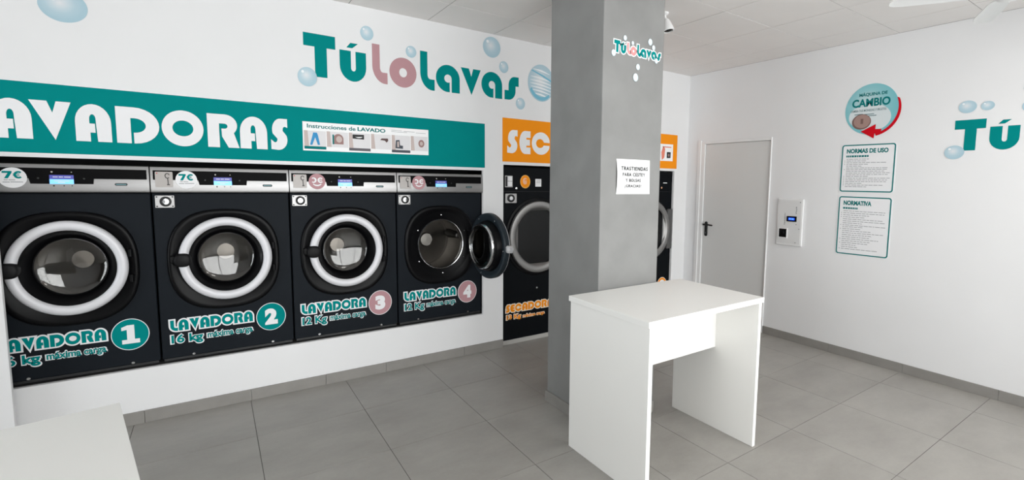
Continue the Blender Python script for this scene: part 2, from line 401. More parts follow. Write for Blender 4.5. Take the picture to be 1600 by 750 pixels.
# door wall
DY0, DY1, DZ = 2.876, 3.80, 2.032
mb = MB()
mb.box(W, W+.15, YB-.1, DY0, 0, ZC); mb.box(W, W+.15, DY0, DY1, DZ, ZC); mb.box(W, W+.15, DY1, YS+.1, 0, ZC)
struct('wall_right', mb, WALL)
mb = MB(); a = (XL-.1, XL)
mb.box(*a, YB-.1, WWIN[0], 0, ZC); mb.box(*a, WWIN[1], YS+.1, 0, ZC); mb.box(*a, WWIN[0], WWIN[1], 0, WWIN[2]); mb.box(*a, WWIN[0], WWIN[1], WWIN[3], ZC)
struct('wall_west', mb, WALL)
mb = MB()
for y in (WWIN[0], WWIN[0]+2.02, WWIN[1]-.06): mb.box(XL-.08, XL-.02, y, y+.06, WWIN[2], WWIN[3], .004)
mb.box(XL-.079, XL-.021, WWIN[0], WWIN[1], WWIN[2], WWIN[2]+.06, .004); mb.box(XL-.079, XL-.021, WWIN[0], WWIN[1], WWIN[3]-.06, WWIN[3], .004)
win2 = struct('added_window', mb, BLACKM)  # frame of the added west opening, out of view
mb = MB(); mb.box(XL-.054, XL-.048, WWIN[0]+.05, WWIN[1]-.05, WWIN[2]+.05, WWIN[3]-.05); obj('glass', mb, WGLASS, win2)
# shop front behind the camera with its big window
mb = MB(); a = (YB-.1, YB)
mb.box(XL, WIN[0], *a, 0, ZC); mb.box(WIN[1], W, *a, 0, ZC); mb.box(WIN[0], WIN[1], *a, 0, WIN[2]); mb.box(WIN[0], WIN[1], *a, WIN[3], ZC)
struct('wall_front', mb, WALL)
mb = MB()
for x in (WIN[0], WIN[0]+1.7, WIN[0]+3.4, WIN[1]-.06): mb.box(x, x+.06, YB-.08, YB-.02, WIN[2], WIN[3], .004)
mb.box(WIN[0], WIN[1], YB-.079, YB-.021, WIN[2], WIN[2]+.06, .004); mb.box(WIN[0], WIN[1], YB-.079, YB-.021, WIN[3]-.06, WIN[3], .004)
win = struct('window_1', mb, BLACKM)
mb = MB(); mb.box(WIN[0]+.05, WIN[1]-.05, YB-.054, YB-.048, WIN[2]+.05, WIN[3]-.05); obj('glass', mb, WGLASS, win)
# skirting
def skirt(name, pieces):
    mb = MB()
    for q in pieces: mb.box(*q, .0015)
    return struct(name, mb, SKIRT)
sx = [-.915, -.40, .156, .62, 1.055, 1.72, DRY[0]-.002]
skirt('baseboard_left', [(sx[i]+.0008, sx[i+1]-.0008, D-.011, D-.0005, 0, .079) for i in range(len(sx)-1)] + [(DRY[1]+.002, W-.012, D-.011, D-.0005, 0, .079)])
sy = [YB+.01, -1.5, -.9, -.33, .27, .93, 1.56, 2.18, DY0-.003]
skirt('baseboard_right', [(W-.011, W-.0005, sy[i]+.0008, sy[i+1]-.0008, 0, .079) for i in range(len(sy)-1)] + [(W-.011, W-.0005, DY1+.003, D-.012, 0, .079)])
# pillar
PX0, PX1, PY0, PY1 = 1.836, 2.331, 2.262, 2.812
mb = MB(); mb.box(PX0, PX1, PY0, PY1, 0, ZC-.001, .006); tag(struct('pillar', mb, PILLAR), 'square grey cement pillar standing behind the white table')
mb = MB()
for q in ((PX0-.012, PX0-.0005, PY0-.012, PY1+.012), (PX1+.0005, PX1+.004, PY0-.004, PY1+.012), (PX0, PX1, PY0-.004, PY0-.0005), (PX0, PX1, PY1+.0005, PY1+.012)): mb.box(*q, 0, .079, .0015)
struct('baseboard_pillar', mb, SKIRT)

# door
mb = MB(); fr = FR()
for (a0, a1, b0, b1) in ((-DY1, -DY1+.078, 0, DZ), (-DY0-.012, -DY0, 0, DZ), (-DY1+.0785, -DY0-.0125, DZ-.03, DZ)):
    fbox(mb, fr, a0, a1, b0, b1, -.10, .012, .003)
fbox(mb, fr, -DY1-.012, -DY1+.03, 0, DZ+.012, .0005, .022, .004)
dr = struct('door_1', mb, FRAMEW)
mb = MB(); fbox(mb, fr, -DY1+.08, -DY0-.014, .006, DZ-.033, -.045, -.004, .002); obj('door_leaf', mb, DOORG, dr)
mb = MB(); ha = -3.668
mb.loft([[fr(x, y, h) for x, y in rrect(ha-.02+k, ha+.02-k, .945+k, 1.115-k, .019-k)] for h, k in ((-.006, 0), (.004, 0), (.007, .003))], True, True, True)
hd = obj('handle_plate', mb, BLACKM, dr, 40)
mb = MB(); mb.tube(fr(ha, 1.082, .005), fr(ha, 1.082, .045), .011, .010)
pts = [(ha-.012, 1.082, .045, .010), (ha+.02, 1.082, .047, .0105), (ha+.07, 1.082, .047, .0095), (ha+.115, 1.079, .044, .0085), (ha+.122, 1.0785, .042, .004)]
mb.loft([[fr(p[0], p[1]+p[3]*math.sin(2*PI*i/12), p[2]+.7*p[3]*math.cos(2*PI*i/12)) for i in range(12)] for p in pts], True, True, True)
obj('lever', mb, BLACKM, hd, 50)
mb = MB(); disc(mb, fr, ha, .985, .007, .012, .002, .0065, 16); obj('keyhole', mb, STEEL, hd)

# ------------------------------------------------------------------ washing machines
PITCH_W = .7365
YF = D+.03
KX = .925
ZD = 1.004
TXT = dict(l=(.05, .489), badge=.597)
def front_with_hole(mb, fr, a0, a1, b0, b1, ca, cb, r, kx, h, depth):
    seg = 64; inner = []; outer = []
    for i in range(seg):
        t = 2*PI*i/seg; c, s = math.cos(t), math.sin(t)
        inner.append((ca+r*kx*c, cb+r*s))
        k = min(((a1-ca)/c if c > 1e-9 else (a0-ca)/c if c < -1e-9 else 1e9), ((b1-cb)/s if s > 1e-9 else (b0-cb)/s if s < -1e-9 else 1e9))
        outer.append([ca+k*c, cb+k*s])
    for cor in ((a0, b0), (a1, b0), (a1, b1), (a0, b1)):      # snap the nearest sample to each corner
        j = min(range(seg), key=lambda q: (outer[q][0]-cor[0])**2+(outer[q][1]-cor[1])**2); outer[j] = list(cor)
    e = .004
    sh = [[min(max(p[0], a0+e), a1-e), min(max(p[1], b0+e), b1-e)] for p in outer]
    mb.loft([[fr(p[0], p[1], h-.03) for p in inner], [fr(p[0], p[1], h) for p in inner], [fr(p[0], p[1], h) for p in sh], [fr(p[0], p[1], h-e) for p in outer], [fr(p[0], p[1], h-depth) for p in outer]], True, False, True)
def token_plate(xl, onp, root):
    mb = MB(); put(mb, poly([rrect(xl+.024, xl+.108, 1.470, 1.566, .006)], .004), onp, .001); card = obj('token_plate', mb, mat('pale anodised plate', (168, 163, 160), .45, .3), root)
    mb = MB()
    for k, rr in ((0, .012), (1, .0125)):
        put(mb, poly([arc(xl+.082, 1.541-.0*k, rr, .017, 20, 320, 16)+arc(xl+.082, 1.541, rr-.004, .012, 320, 20, 16)], .0012), onp, .0052)
    put(mb, poly([[(xl+.081, 1.524), (xl+.086, 1.524), (xl+.088, 1.484), (xl+.083, 1.484)]], .0012), onp, .0052)
    put(mb, poly([[(xl+.079, 1.490), (xl+.093, 1.490), (xl+.093, 1.483), (xl+.079, 1.483)]], .0012), onp, .0052)
    obj('token_symbol', mb, mat('grey engraving', (70, 68, 68), .5), card)
    mb = MB(); disc(mb, onp, xl+.033, 1.556, .003, .003, .001, .005, 10); obj('rivet', mb, RED, card)
def washer(i, label, price, num, kg, accent, badge_label, opened=False):
    xl = -1.0395+PITCH_W*i; xr = xl+PITCH_W-.006; xc = xl+.362
    fr = FL(YF)
    root = thing('washing_machine', (xl+PITCH_W/2, YF, REC[2]), label, 'washing machine', 'row of four washing machines')
    mb = MB(); front_with_hole(mb, fr, xl+.003, xr, .374, 1.432, xc, ZD, .207, KX, 0, .78)
    body = obj('body', mb, BODY, root)
    for a in (xl+.09, xr-.09):
        for h in (-.07, -.68):
            mb = MB(); mb.tube(fr(a, REC[2]+.0005, h), fr(a, .3745, h), .022, .016); obj('foot', mb, BLACKM, root, 40)
    mb = MB(); fbox(mb, fr, xl+.01, xr-.008, .357, .3735, -.012, -.002, .002); obj('kick_strip', mb, GASKET, root)
    for a in (xl+.16, xr-.13): obj('screw', disc(MB(), fr, a, .384, .008, .007, .003, .0003, 12), CHROME, root)
    # control panel
    mb = MB()
    prof = [(1.434, 0), (1.434, .014), (1.440, .024), (1.452, .0275), (1.520, .0215), (1.578, .0165), (1.594, .013), (1.598, .007), (1.598, -.05)]
    mb.loft([[fr(x, b, h) for b, h in prof] for x in (xl+.002, xl+PITCH_W-.004)], False, True, True)
    vs = mb.v; n = len(prof)
    mb.add([vs[0], vs[n], vs[2*n-1], vs[n-1]], [(0, 1, 2, 3)])
    panel = obj('control_panel', mb, STEEL, root, 30)
    hp = lambda b: .0165+(.0275-.0165)*(1.578-b)/(1.578-1.452)      # panel surface height
    def onp(a, b, h): return fr(a, b, h+hp(b))
    mb = MB(); L = [(.014, 1.516), (.232, 1.516), (.238, 1.486), (.488, 1.486), (.491, 1.516), (.722, 1.516), (.722, 1.574), (.014, 1.574)]
    put(mb, poly([[(xl+a, b) for a, b in L]], .0012), onp, .0002); obj('fascia', mb, mat('black fascia film', (10, 10, 11), .45, spec=.06), panel)
    # display
    mb = MB(); put(mb, poly([[(xl+.312, 1.5125), (xl+.408, 1.5125), (xl+.408, 1.536), (xl+.312, 1.536)]], .001), onp, .0016)
    put(mb, poly([[(xl+.312, 1.4855), (xl+.408, 1.4855), (xl+.408, 1.5125), (xl+.312, 1.5125)]], .001), onp, .0016, 1)
    disp = obj('display', mb, [SCRV, SCRB], panel)
    mb = MB()
    for (p, q, b) in ((.325, .345, 1.525), (.349, .366, 1.525), (.370, .396, 1.525), (.33, .39, 1.503), (.345, .372, 1.494)): put(mb, poly([[(xl+p, b-.0022), (xl+q, b-.0022), (xl+q, b+.0022), (xl+p, b+.0022)]], .0003), onp, .0028)
    obj('display_text', mb, WHITE, disp)
    for (a, b, r) in ((.322, 1.553, .0042), (.400, 1.553, .0026), (.268, 1.517, .0045), (.45, 1.517, .0045)): obj('indicator_lamp', disc(MB(), onp, xl+a, b, r, r*1.1, .0012, .0014, 12), mat('indicator lamp', (190, 184, 178), .4) if b > 1.54 else GASKET, panel)
    for (a, r) in ((.328, .004), (.368, .003), (.40, .0026)): obj('button', disc(MB(), onp, xl+a, 1.4755, r, r*1.1, .0012, .0002, 12), GASKET, panel)
    mb = MB(); put(mb, poly([rrect(xl+.578, xl+.634, 1.478, 1.493, .007)], .0016), onp, .0002); sl = obj('badge_plate', mb, BLACKM, panel)
    mb = MB(); put(mb, poly([rrect(xl+.583, xl+.629, 1.482, 1.489, .003)], .0006), onp, .0019); obj('badge_stripe', mb, mat('slate teal', (92, 132, 138), .4), sl)
    # card reader plate
    if i: token_plate(xl, onp, root)
    # price sticker
    mb = MB(); disc(mb, onp, xl+.174, 1.518, .0535, .0555, .0012, .0022, 40)
    st = tag(obj('price_sticker', mb, WHITE if price else MAUVE, root), 'round %s price sticker' % ('white' if price else 'dusty pink'))
    mb = MB()
    if price:
        put(mb, poly([[(xl+.136, 1.554), (xl+.172, 1.554), (xl+.172, 1.545), (xl+.157, 1.514), (xl+.143, 1.514), (xl+.157, 1.543), (xl+.136, 1.543)]], .0006), onp, .0034)
        put(mb, poly([arc(xl+.196, 1.534, .018, .0205, 48, 312, 18)+arc(xl+.197, 1.534, .0095, .011, 312, 48, 14)], .0006), onp, .0034)
        for b in (1.5365, 1.5285): put(mb, poly([[(xl+.176, b), (xl+.200, b), (xl+.200, b+.0042), (xl+.176, b+.0042)]], .0006), onp, .0036)
        obj('price', mb, TEAL, st)
        mb = MB()
        for (p, q, b) in ((.142, .156, 1.506), (.159, .183, 1.506), (.137, .163, 1.494), (.166, .212, 1.495)): put(mb, poly([[(xl+p, b-.0018), (xl+q, b-.0018), (xl+q, b+.0018), (xl+p, b+.0018)]], .0004), onp, .0034)
        obj('small_print', mb, INK, st)
    else:
        put(mb, poly([arc(xl+.152, 1.527, .019, .020, -130, 130, 16)+arc(xl+.150, 1.527, .010, .011, 130, -130, 16)], .0006), onp, .0034)
        put(mb, poly([arc(xl+.196, 1.527, .019, .020, 40, 320, 16)+arc(xl+.197, 1.527, .010, .011, 320, 40, 16)], .0006), onp, .0034)
        put(mb, poly([[(xl+.186, 1.524), (xl+.206, 1.524), (xl+.206, 1.530), (xl+.186, 1.530)]], .0006), onp, .0034)
        put(mb, poly([arc(xl+.174, 1.508, .030, .024, 200, 340, 12)+arc(xl+.174, 1.508, .024, .014, 340, 200, 12)], .0006), onp, .0034)
        obj('price', mb, WHITE, st)
    # coin lock
    mb = MB(); put(mb, poly([rrect(xl+.016, xl+.108, 1.343, 1.418, .004)], .006), fr, .0003); cp = obj('lock_plate', mb, STEEL, root)
    mb = MB(); lathe(mb, fr, xl+.066, 1.381, [(.031, .006), (.031, .016), (.027, .019), (.02, .019), (.018, .012)], 28, KX); obj('lock_ring', mb, BLACKM, cp, 40)
    mb = MB(); lathe(mb, fr, xl+.066, 1.381, [(.019, .008), (.017, .014), (.0001, .015)], 24, KX); obj('lock_core', mb, CHROME, cp, 40)
    for a, b in ((.024, 1.351), (.100, 1.351), (.024, 1.410), (.100, 1.410)): obj('lock_screw', disc(MB(), fr, xl+a, b, .0045, .0045, .002, .0062, 10), INKD, cp)
    # bezel
    mb = MB(); S2 = lambda k, h: sup(fr, xc-.004, ZD-.007, .303*k, .332*k, 2.55, h, 64)
    C2 = lambda r, h: [fr(xc+r*KX*math.cos(2*PI*i/64), ZD+r*math.sin(2*PI*i/64), h) for i in range(64)]
    mb.loft([S2(1, .0004), S2(1, .010), S2(.985, .019), S2(.955, .023), S2(.90, .020), C2(.282, .012), C2(.27, .008), C2(.215, .006), C2(.2055, .0), C2(.2055, -.05)])
    bez = obj('bezel', mb, BLACK, root, 50)
    # drum
    mb = MB(); lathe(mb, fr, xc, ZD, [(.2045, -.02), (.2035, -.06), (.236, -.075), (.236, -.40), (.225, -.41), (.07, -.372), (.062, -.365), (.055, -.352), (.0001, -.350)], 64, KX)
    drum = obj('drum', mb, DRUM, root, 35)
    for k in range(3):
        t = math.radians(-38+120*k+17*i); c, s = math.cos(t), math.sin(t)
        mb = MB(); rings = []
        for h, w, rr in ((-.10, .012, .225), (-.11, .030, .195), (-.30, .042, .185), (-.385, .036, .20)):
            rings.append([fr(xc+KX*(c*r_-s*q), ZD+s*r_+c*q, h) for r_, q in ((.234, -w), (rr+.012, -w*.7), (rr, 0), (rr+.012, w*.7), (.234, w))])
        mb.loft(rings, False, True, True); obj('lifter', mb, mat('dark drum paddle', (60, 58, 56), .35, .8), drum, 50)
    if not opened:
        mb = MB(); lathe(mb, fr, xc, ZD, [(.266, .010), (.2735, .022), (.2735, .038), (.268, .049), (.255, .056), (.238, .056), (.226, .051), (.219, .042), (.217, .026), (.222, .012)], 72, KX)
        door = obj('door', mb, RINGM, root, 60); tag(door, 'silver round porthole door ring')
        mb = MB(); lathe(mb, fr, xc, ZD, [(.218, .034), (.213, .036), (.205, .022), (.192, -.004), (.180, -.028), (.172, -.040), (.165, -.040), (.170, -.030)], 64, KX)
        obj('glass_rim', mb, BLACK, door, 60)
        mb = MB(); pr = [(.171, -.034)]+[(.171*math.cos(q*PI/16), -.034-.032*math.sin(q*PI/16)) for q in range(1, 8)]+[(.0005, -.066)]
        pr2 = [(max(r-.001, .0004), h-.004) for r, h in pr[::-1]]
        lathe(mb, fr, xc, ZD, pr+pr2, 56, KX); obj('glass', mb, GLASS, door, 60)
        mb = MB(); ax = xc-.226
        rings = []
        for k, h in ((1.0, .030), (1.0, .068), (.93, .078), (.70, .083)):
            rings.append([fr(ax-.004+(.044*k)*math.copysign(abs(math.cos(2*PI*q/28))**.75, math.cos(2*PI*q/28)), ZD+.008+.043*k*math.copysign(abs(math.sin(2*PI*q/28))**.85, math.sin(2*PI*q/28)), h) for q in range(28)])
        mb.loft(rings, True, True, True)
        fbox(mb, fr, ax-.065, ax-.02, ZD-.012, ZD+.036, .022, .050, .008)
        obj('handle', mb, mat('black handle plastic', (14, 14, 16), .5, spec=.2), door, 50)
        for dz in (.07, -.085):
            mb = MB(); mb.tube(fr(xc+.262, ZD+dz-.022, .030), fr(xc+.262, ZD+dz+.022, .030), .011, .011, 14); obj('hinge', mb, BLACK, door, 40)
    else:
        mb = MB(); lathe(mb, fr, xc, ZD, [(.214, .004), (.2105, .009), (.206, .008), (.204, .0), (.2035, -.03)], 72, KX); obj('opening_rim', mb, CHROME, root, 60)
        for t in (90, 150, 213, 272, 25, -30):
            a, b = xc+.247*KX*math.cos(math.radians(t)), ZD+.247*math.sin(math.radians(t))
            obj('bolt', lathe(MB(), fr, a, b, [(.008, .008), (.008, .014), (.005, .019), (.0005, .020)], 14), CHROME, root, 40)
        th = math.radians(97); hx, hy = 1.776, YF-.022
        d = Vector((-math.cos(th), -math.sin(th))); nn = Vector((-d.y*-1, 0)); nin = Vector((d.y, -d.x))   # inside normal
        c0 = Vector((hx, hy))+d*.290
        def fd(a, b, h): return (c0.x+d.x*a+nin.x*h, c0.y+d.y*a+nin.y*h, b+ZD)
        mb = MB(); lathe(mb, fd, 0, 0, [(.217, -.020), (.219, -.036), (.238, -.050), (.255, -.050), (.268, -.043), (.2735, -.034)], 72, .97)
        door = obj('door', mb, RINGM, root, 60); tag(door, 'round porthole door swung wide open, inner side showing')
        mb = MB(); lathe(mb, fd, 0, 0, [(.2735, -.034), (.2735, -.012), (.272, .004), (.262, .010), (.235, .004), (.225, -.004), (.212, -.004), (.217, -.020)], 72, .97); obj('door_back', mb, mat('slate grey plastic', (36, 44, 50), .4, spec=.25), door, 60)
        mb = MB(); lathe(mb, fd, 0, 0, [(.216, -.010), (.205, .022), (.193, .050), (.186, .052)], 64, .97); obj('gasket', mb, BLACK, door, 60)
        mb = MB(); lathe(mb, fd, 0, 0, [(.188, .046), (.187, .066), (.180, .072), (.168, .070), (.163, .056), (.166, .020), (.178, -.016)], 64, .97); obj('bowl_rim', mb, CHROME, door, 60)
        mb = MB(); pr = [(.165, .050)]+[(.165*math.cos(q*PI/16), .050+.022*math.sin(q*PI/16)) for q in range(1, 8)]+[(.0005, .072)]
        pr2 = [(max(r-.001, .0004), h-.004) for r, h in pr[::-1]]
        lathe(mb, fd, 0, 0, pr+pr2, 56, .97); obj('glass', mb, GLASS, door, 60)
        mb = MB(); lathe(mb, fd, 0, 0, [(.176, -.030), (.0005, -.032)], 56, .97); lathe(mb, fd, 0, 0, [(.217, -.028), (.176, -.030)], 56, .97)
        obj('outer_glass', mb, mat('black backing', (20, 22, 25), .15), door, 60)
        for t in (-4, 118, 200, 250, 60):
            a, b = .248*.97*math.cos(math.radians(t)), .248*math.sin(math.radians(t)); obj('bolt', lathe(MB(), fd, a, b, [(.007, .004), (.007, .012), (.0005, .015)], 12), CHROME, door, 40)
        mb = MB(); fbox(mb, lambda a, b, h: fd(a, b, h), .255, .30, -.030, .030, -.05, .0, .008)
        lathe(mb, fd, .276, .0, [(.030, -.045), (.030, -.010), (.02, .0), (.0005, .002)], 20)
        tag(obj('handle', mb, mat('light grey handle plastic', (186, 186, 188), .35), door, 40), 'light grey door handle')
        mb = MB(); mb.box(hx-.014, hx+.022, hy-.03, YF-.004, ZD-.10, ZD+.10, .006); obj('hinge', mb, BLACK, door)
    # lettering
    l0, l1 = xl+TXT['l'][0], xl+TXT['l'][1]
    mb = MB(); word(mb, fr, 'LAVADORA', l0, l1, .549, .620, .0006, .0004, .0085, True, .07); lo = obj('name_outline', mb, WHITE, root)
    mb = MB(); word(mb, fr, 'LAVADORA', l0, l1, .549, .620, .0006, .0012, 0, False, .07); tag(obj('name_lettering', mb, TEAL, lo), 'teal machine name lettering')
    mb = MB(); label_text(mb, fr, kg, l0-.006, l0+.169, .446, .531, .0005, .0004, .085); so = obj('weight_outline', mb, WHITE, root)
    mb = MB(); label_text(mb, fr, kg, l0+.001, l0+.162, .453, .524, .0005, .0011, .035); obj('weight_lettering', mb, TEAL, so)
    mb = MB(); label_text(mb, fr, 'máxima carga', l0+.180, l1+.002, .459, .523, .0005, .0004, .085); so = obj('load_outline', mb, WHITE, root)
    mb = MB(); label_text(mb, fr, 'máxima carga', l0+.186, l1-.004, .465, .517, .0005, .0011, .03); obj('load_lettering', mb, TEAL, so)
    bx = xl+TXT['badge']
    mb = MB(); disc(mb, fr, bx, .565, .0885, .0985, .0008, .0004, 56); bo = tag(obj('number_badge', mb, WHITE, root), badge_label)
    mb = MB(); disc(mb, fr, bx, .565, .0845, .0945, .0006, .0013, 56); bd = obj('badge_field', mb, accent, bo)
    mb = MB()
    if num == '1': put(mb, poly([[(bx-.040, .508), (bx+.042, .508), (bx+.042, .534), (bx+.019, .534), (bx+.019, .624), (bx-.012, .624), (bx-.040, .612), (bx-.040, .592), (bx-.016, .596), (bx-.016, .534), (bx-.040, .534)]], .0006), fr, .0020)
    else: label_text(mb, fr, num, bx-.038, bx+.038, .509, .623, .0006, .0020, .07)
    obj('number', mb, WHITE, bo)
    return root
washer(0, 'black front-loading washing machine with teal number 1, leftmost of the row', True, '1', '16 kg', TEAL, 'teal round badge with number 1')
washer(1, 'black front-loading washing machine with teal number 2 and white 7 euro sticker', True, '2', '16 kg', TEAL, 'teal round badge with number 2')
washer(2, 'black front-loading washing machine with pink number 3 and closed silver door', False, '3', '12 Kg', MAUVE, 'pink round badge with number 3')
washer(3, 'black front-loading washing machine with pink number 4 and its door standing open', False, '4', '12 Kg', MAUVE, 'pink round badge with number 4', True)

# ------------------------------------------------------------------ tumble dryers
def dryer(i, label):
    xl = 2.112+.7425*i; xr = xl+.7395; xc = xl+.375; zc = 1.015; fr = FL(YF)
    root = thing('tumble_dryer', (xl+.37, YF, 0), label, 'tumble dryer', 'dryers under the orange sign')
    mb = MB(); fbox(mb, fr, xl, xr, .045, 1.672, -.75, 0, .004); obj('body', mb, BODY_SHADED, root)
    mb = MB(); fbox(mb, fr, xl, xr, .0, .044, -.7, -.006, .002); obj('plinth', mb, mat('pale grey plinth', (176, 174, 170), .5), root)
    mb = MB(); fbox(mb, fr, xl+.004, xr-.004, 1.447, 1.4495, .0, .0012); obj('panel_seam', mb, BLACKM, root)
    mb = MB(); put(mb, poly([rrect(xl+.024, xl+.102, 1.487, 1.592, .004)], .006), fr, .0003); c = obj('card_plate', mb, STEEL, root)
    mb = MB(); put(mb, poly([rrect(xl+.050, xl+.094, 1.545, 1.586, .003)], .006), fr, .0066); put(mb, poly([rrect(xl+.050, xl+.094, 1.498, 1.540, .003)], .006), fr, .0066); obj('card_slot', mb, WHITE, c)
    mb = MB(); put(mb, poly([rrect(xl+.029, xl+.046, 1.495, 1.585, .003)], .002), fr, .0066); obj('side_label', mb, INKD, c)
    mb = MB(); disc(mb, fr, xl+.239, 1.540, .054, .062, .001, .0004, 40); s = tag(obj('price_sticker', mb, mat('gold edge vinyl', (236, 190, 110), .45), root), 'round orange sticker')
    mb = MB(); disc(mb, fr, xl+.239, 1.540, .049, .057, .0006, .0015, 40); obj('sticker_field', mb, ORANGE, s)
    mb = MB()
    for q in range(5): put(mb, poly([arc(xl+.237, 1.545, .024-q*.0045, .030-q*.0058, 30+q*25, 320+q*30, 18)+arc(xl+.237, 1.545, .0225-q*.0045, .028-q*.0058, 320+q*30, 30+q*25, 18)], .0005), fr, .0022)
    obj('sticker_spiral', mb, WHITE, s)
    mb = MB(); put(mb, poly([rrect(xl+.35, xl+.415, 1.495, 1.567, .002)], .002), fr, .0004); lb = obj('info_label', mb, WHITE, root)
    mb = MB()
    for b in (1.552, 1.541, 1.530): put(mb, poly([[(xl+.36, b), (xl+.405, b), (xl+.405, b+.003), (xl+.36, b+.003)]], .0004), fr, .0025)
    obj('label_print', mb, INK, lb)
    mb = MB(); lathe(mb, fr, xl+.143, 1.478, [(.011, .0004), (.010, .008), (.0005, .010)], 14); obj('button', mb, CHROME, root, 40)
    mb = MB(); put(mb, poly([rrect(xl+.028, xl+.145, 1.343, 1.428, .004)], .006), fr, .0003); cp = obj('lock_plate', mb, STEEL, root)
    mb = MB(); lathe(mb, fr, xl+.085, 1.386, [(.036, .006), (.036, .016), (.031, .019), (.022, .019), (.02, .012)], 28); obj('lock_ring', mb, BLACKM, cp, 40)
    mb = MB(); lathe(mb, fr, xl+.085, 1.386, [(.021, .008), (.018, .014), (.0001, .015)], 24); obj('lock_core', mb, CHROME, cp, 40)
    mb = MB(); fbox(mb, fr, xl+.60, xl+.66, 1.546, 1.556, .0003, .004, .001); obj('slot_plate', mb, WHITE, root)
    mb = MB(); disc(mb, fr, xl+.575, 1.495, .010, .011, .002, .0004, 14); obj('indicator_lamp', mb, mat('amber lamp', (226, 170, 130), .4), root)
    # door
    kx = .93
    mb = MB(); lathe(mb, fr, xc, zc, [(.375*1.0, .0004), (.375, .006), (.365, .009), (.34, .009)], 64, kx); obj('door_recess', mb, BLACK, root, 50)
    mb = MB(); C = lambda r, h: [fr(xc+r*kx*math.cos(2*PI*q/64), zc+r*math.sin(2*PI*q/64), h) for q in range(64)]
    Sq = lambda k, h: sup(fr, xc, zc, .232*k, .268*k, 4.5, h, 64)
    mb.loft([C(.336, .009), C(.345, .020), C(.345, .034), C(.338, .044), C(.322, .048), C(.296, .046), C(.280, .040), C(.272, .030), Sq(.965, .022), Sq(.94, .010)])
    dr_ = obj('door', mb, RINGD, root, 40)
    mb = MB(); fbox(mb, fr, xc+.272, xc+.352, zc-.235, zc+.235, .012, .0465, .012); obj('handle', mb, HANDG, dr_, 40)
    mb = MB(); mb.loft([Sq(.945, .014), Sq(.5, .018), Sq(.05, .019), Sq(.01, .019)], True, False, True); obj('glass', mb, DGLASS, dr_, 60)
    mb = MB(); lathe(mb, fr, xl+.375, .516, [(.009, .0004), (.009, .006), (.0005, .008)], 12); obj('lock_bolt', mb, RINGD, root)
    # lettering
    l0, l1 = xl+.040, xl+.560
    mb = MB(); word(mb, fr, 'SECADORA', l0, l1, .312, .384, .0006, .0004, .008, True, .07); lo = obj('name_outline', mb, mat('cream vinyl', (244, 232, 214), .45), root)
    mb = MB(); word(mb, fr, 'SECADORA', l0, l1, .312, .384, .0006, .0012, 0, False, .07); tag(obj('name_lettering', mb, ORANGE, lo), 'orange machine name lettering')
    mb = MB(); label_text(mb, fr, '13 Kg', l0-.002, l0+.168, .223, .293, .0005, .0004, .10); so = obj('weight_outline', mb, MATS['cream vinyl'], root)
    mb = MB(); label_text(mb, fr, '13 Kg', l0+.006, l0+.159, .231, .286, .0005, .0011, .045); obj('weight_lettering', mb, ORANGE, so)
    mb = MB(); label_text(mb, fr, 'máxima carga', l0+.178, l1-.088, .228, .278, .0005, .0004, .09); so = obj('load_outline', mb, MATS['cream vinyl'], root)
    mb = MB(); label_text(mb, fr, 'máxima carga', l0+.184, l1-.094, .234, .272, .0005, .0011, .035); obj('load_lettering', mb, ORANGE, so)
    mb = MB(); disc(mb, fr, xl+.630, .350, .080, .088, .0008, .0004, 48); bo = obj('number_badge', mb, MATS['cream vinyl'], root)
    mb = MB(); disc(mb, fr, xl+.630, .350, .074, .082, .0006, .0013, 48); disc(mb, fr, xl+.630, .350, .052, .058, .0004, .0020, 40, 1); obj('badge_field', mb, [ORANGE, WHITE], bo)
dryer(0, 'black tumble dryer beside the open washer, left of the grey pillar')
dryer(1, 'black tumble dryer between two others, hidden behind the grey pillar')
dryer(2, 'black tumble dryer nearest the grey door, seen right of the pillar')

# ------------------------------------------------------------------ signs on the machine wall
fw = FL(D)
root = thing('washer_sign', (.36, D, 1.656), 'long teal sign board with big white lettering above the washing machines', 'sign')
mb = MB(); fbox(mb, fw, -1.42, 1.922, 1.656, 2.036, .0005, .006, .001); obj('board', mb, TEAL, root)
mb = MB(); put(mb, poly([[(-1.42, 1.648), (1.927, 1.648), (1.927, 2.041), (-1.42, 2.041)], [(-1.419, 1.6565), (1.9215, 1.6565), (1.9215, 2.0355), (-1.419, 2.0355)]], .003), fw, .0005); obj('border', mb, WHITE, root)
for ch, a0, a1 in (('L', -1.055, -.935), ('A', -.923, -.773), ('V', -.780, -.618), ('A', -.606, -.457), ('D', -.436, -.243), ('O', -.232, -.029), ('R', -.009, .156), ('A', .162, .313), ('S', .335, .433)):
    b0, b1 = (1.727, 1.947) if ch == 'O' else (1.731, 1.943)
    mb = MB(); put(mb, glyph(ch, a0, a1, b0, b1, .0015), fw, .0062); obj('letter', mb, WHITE, root)

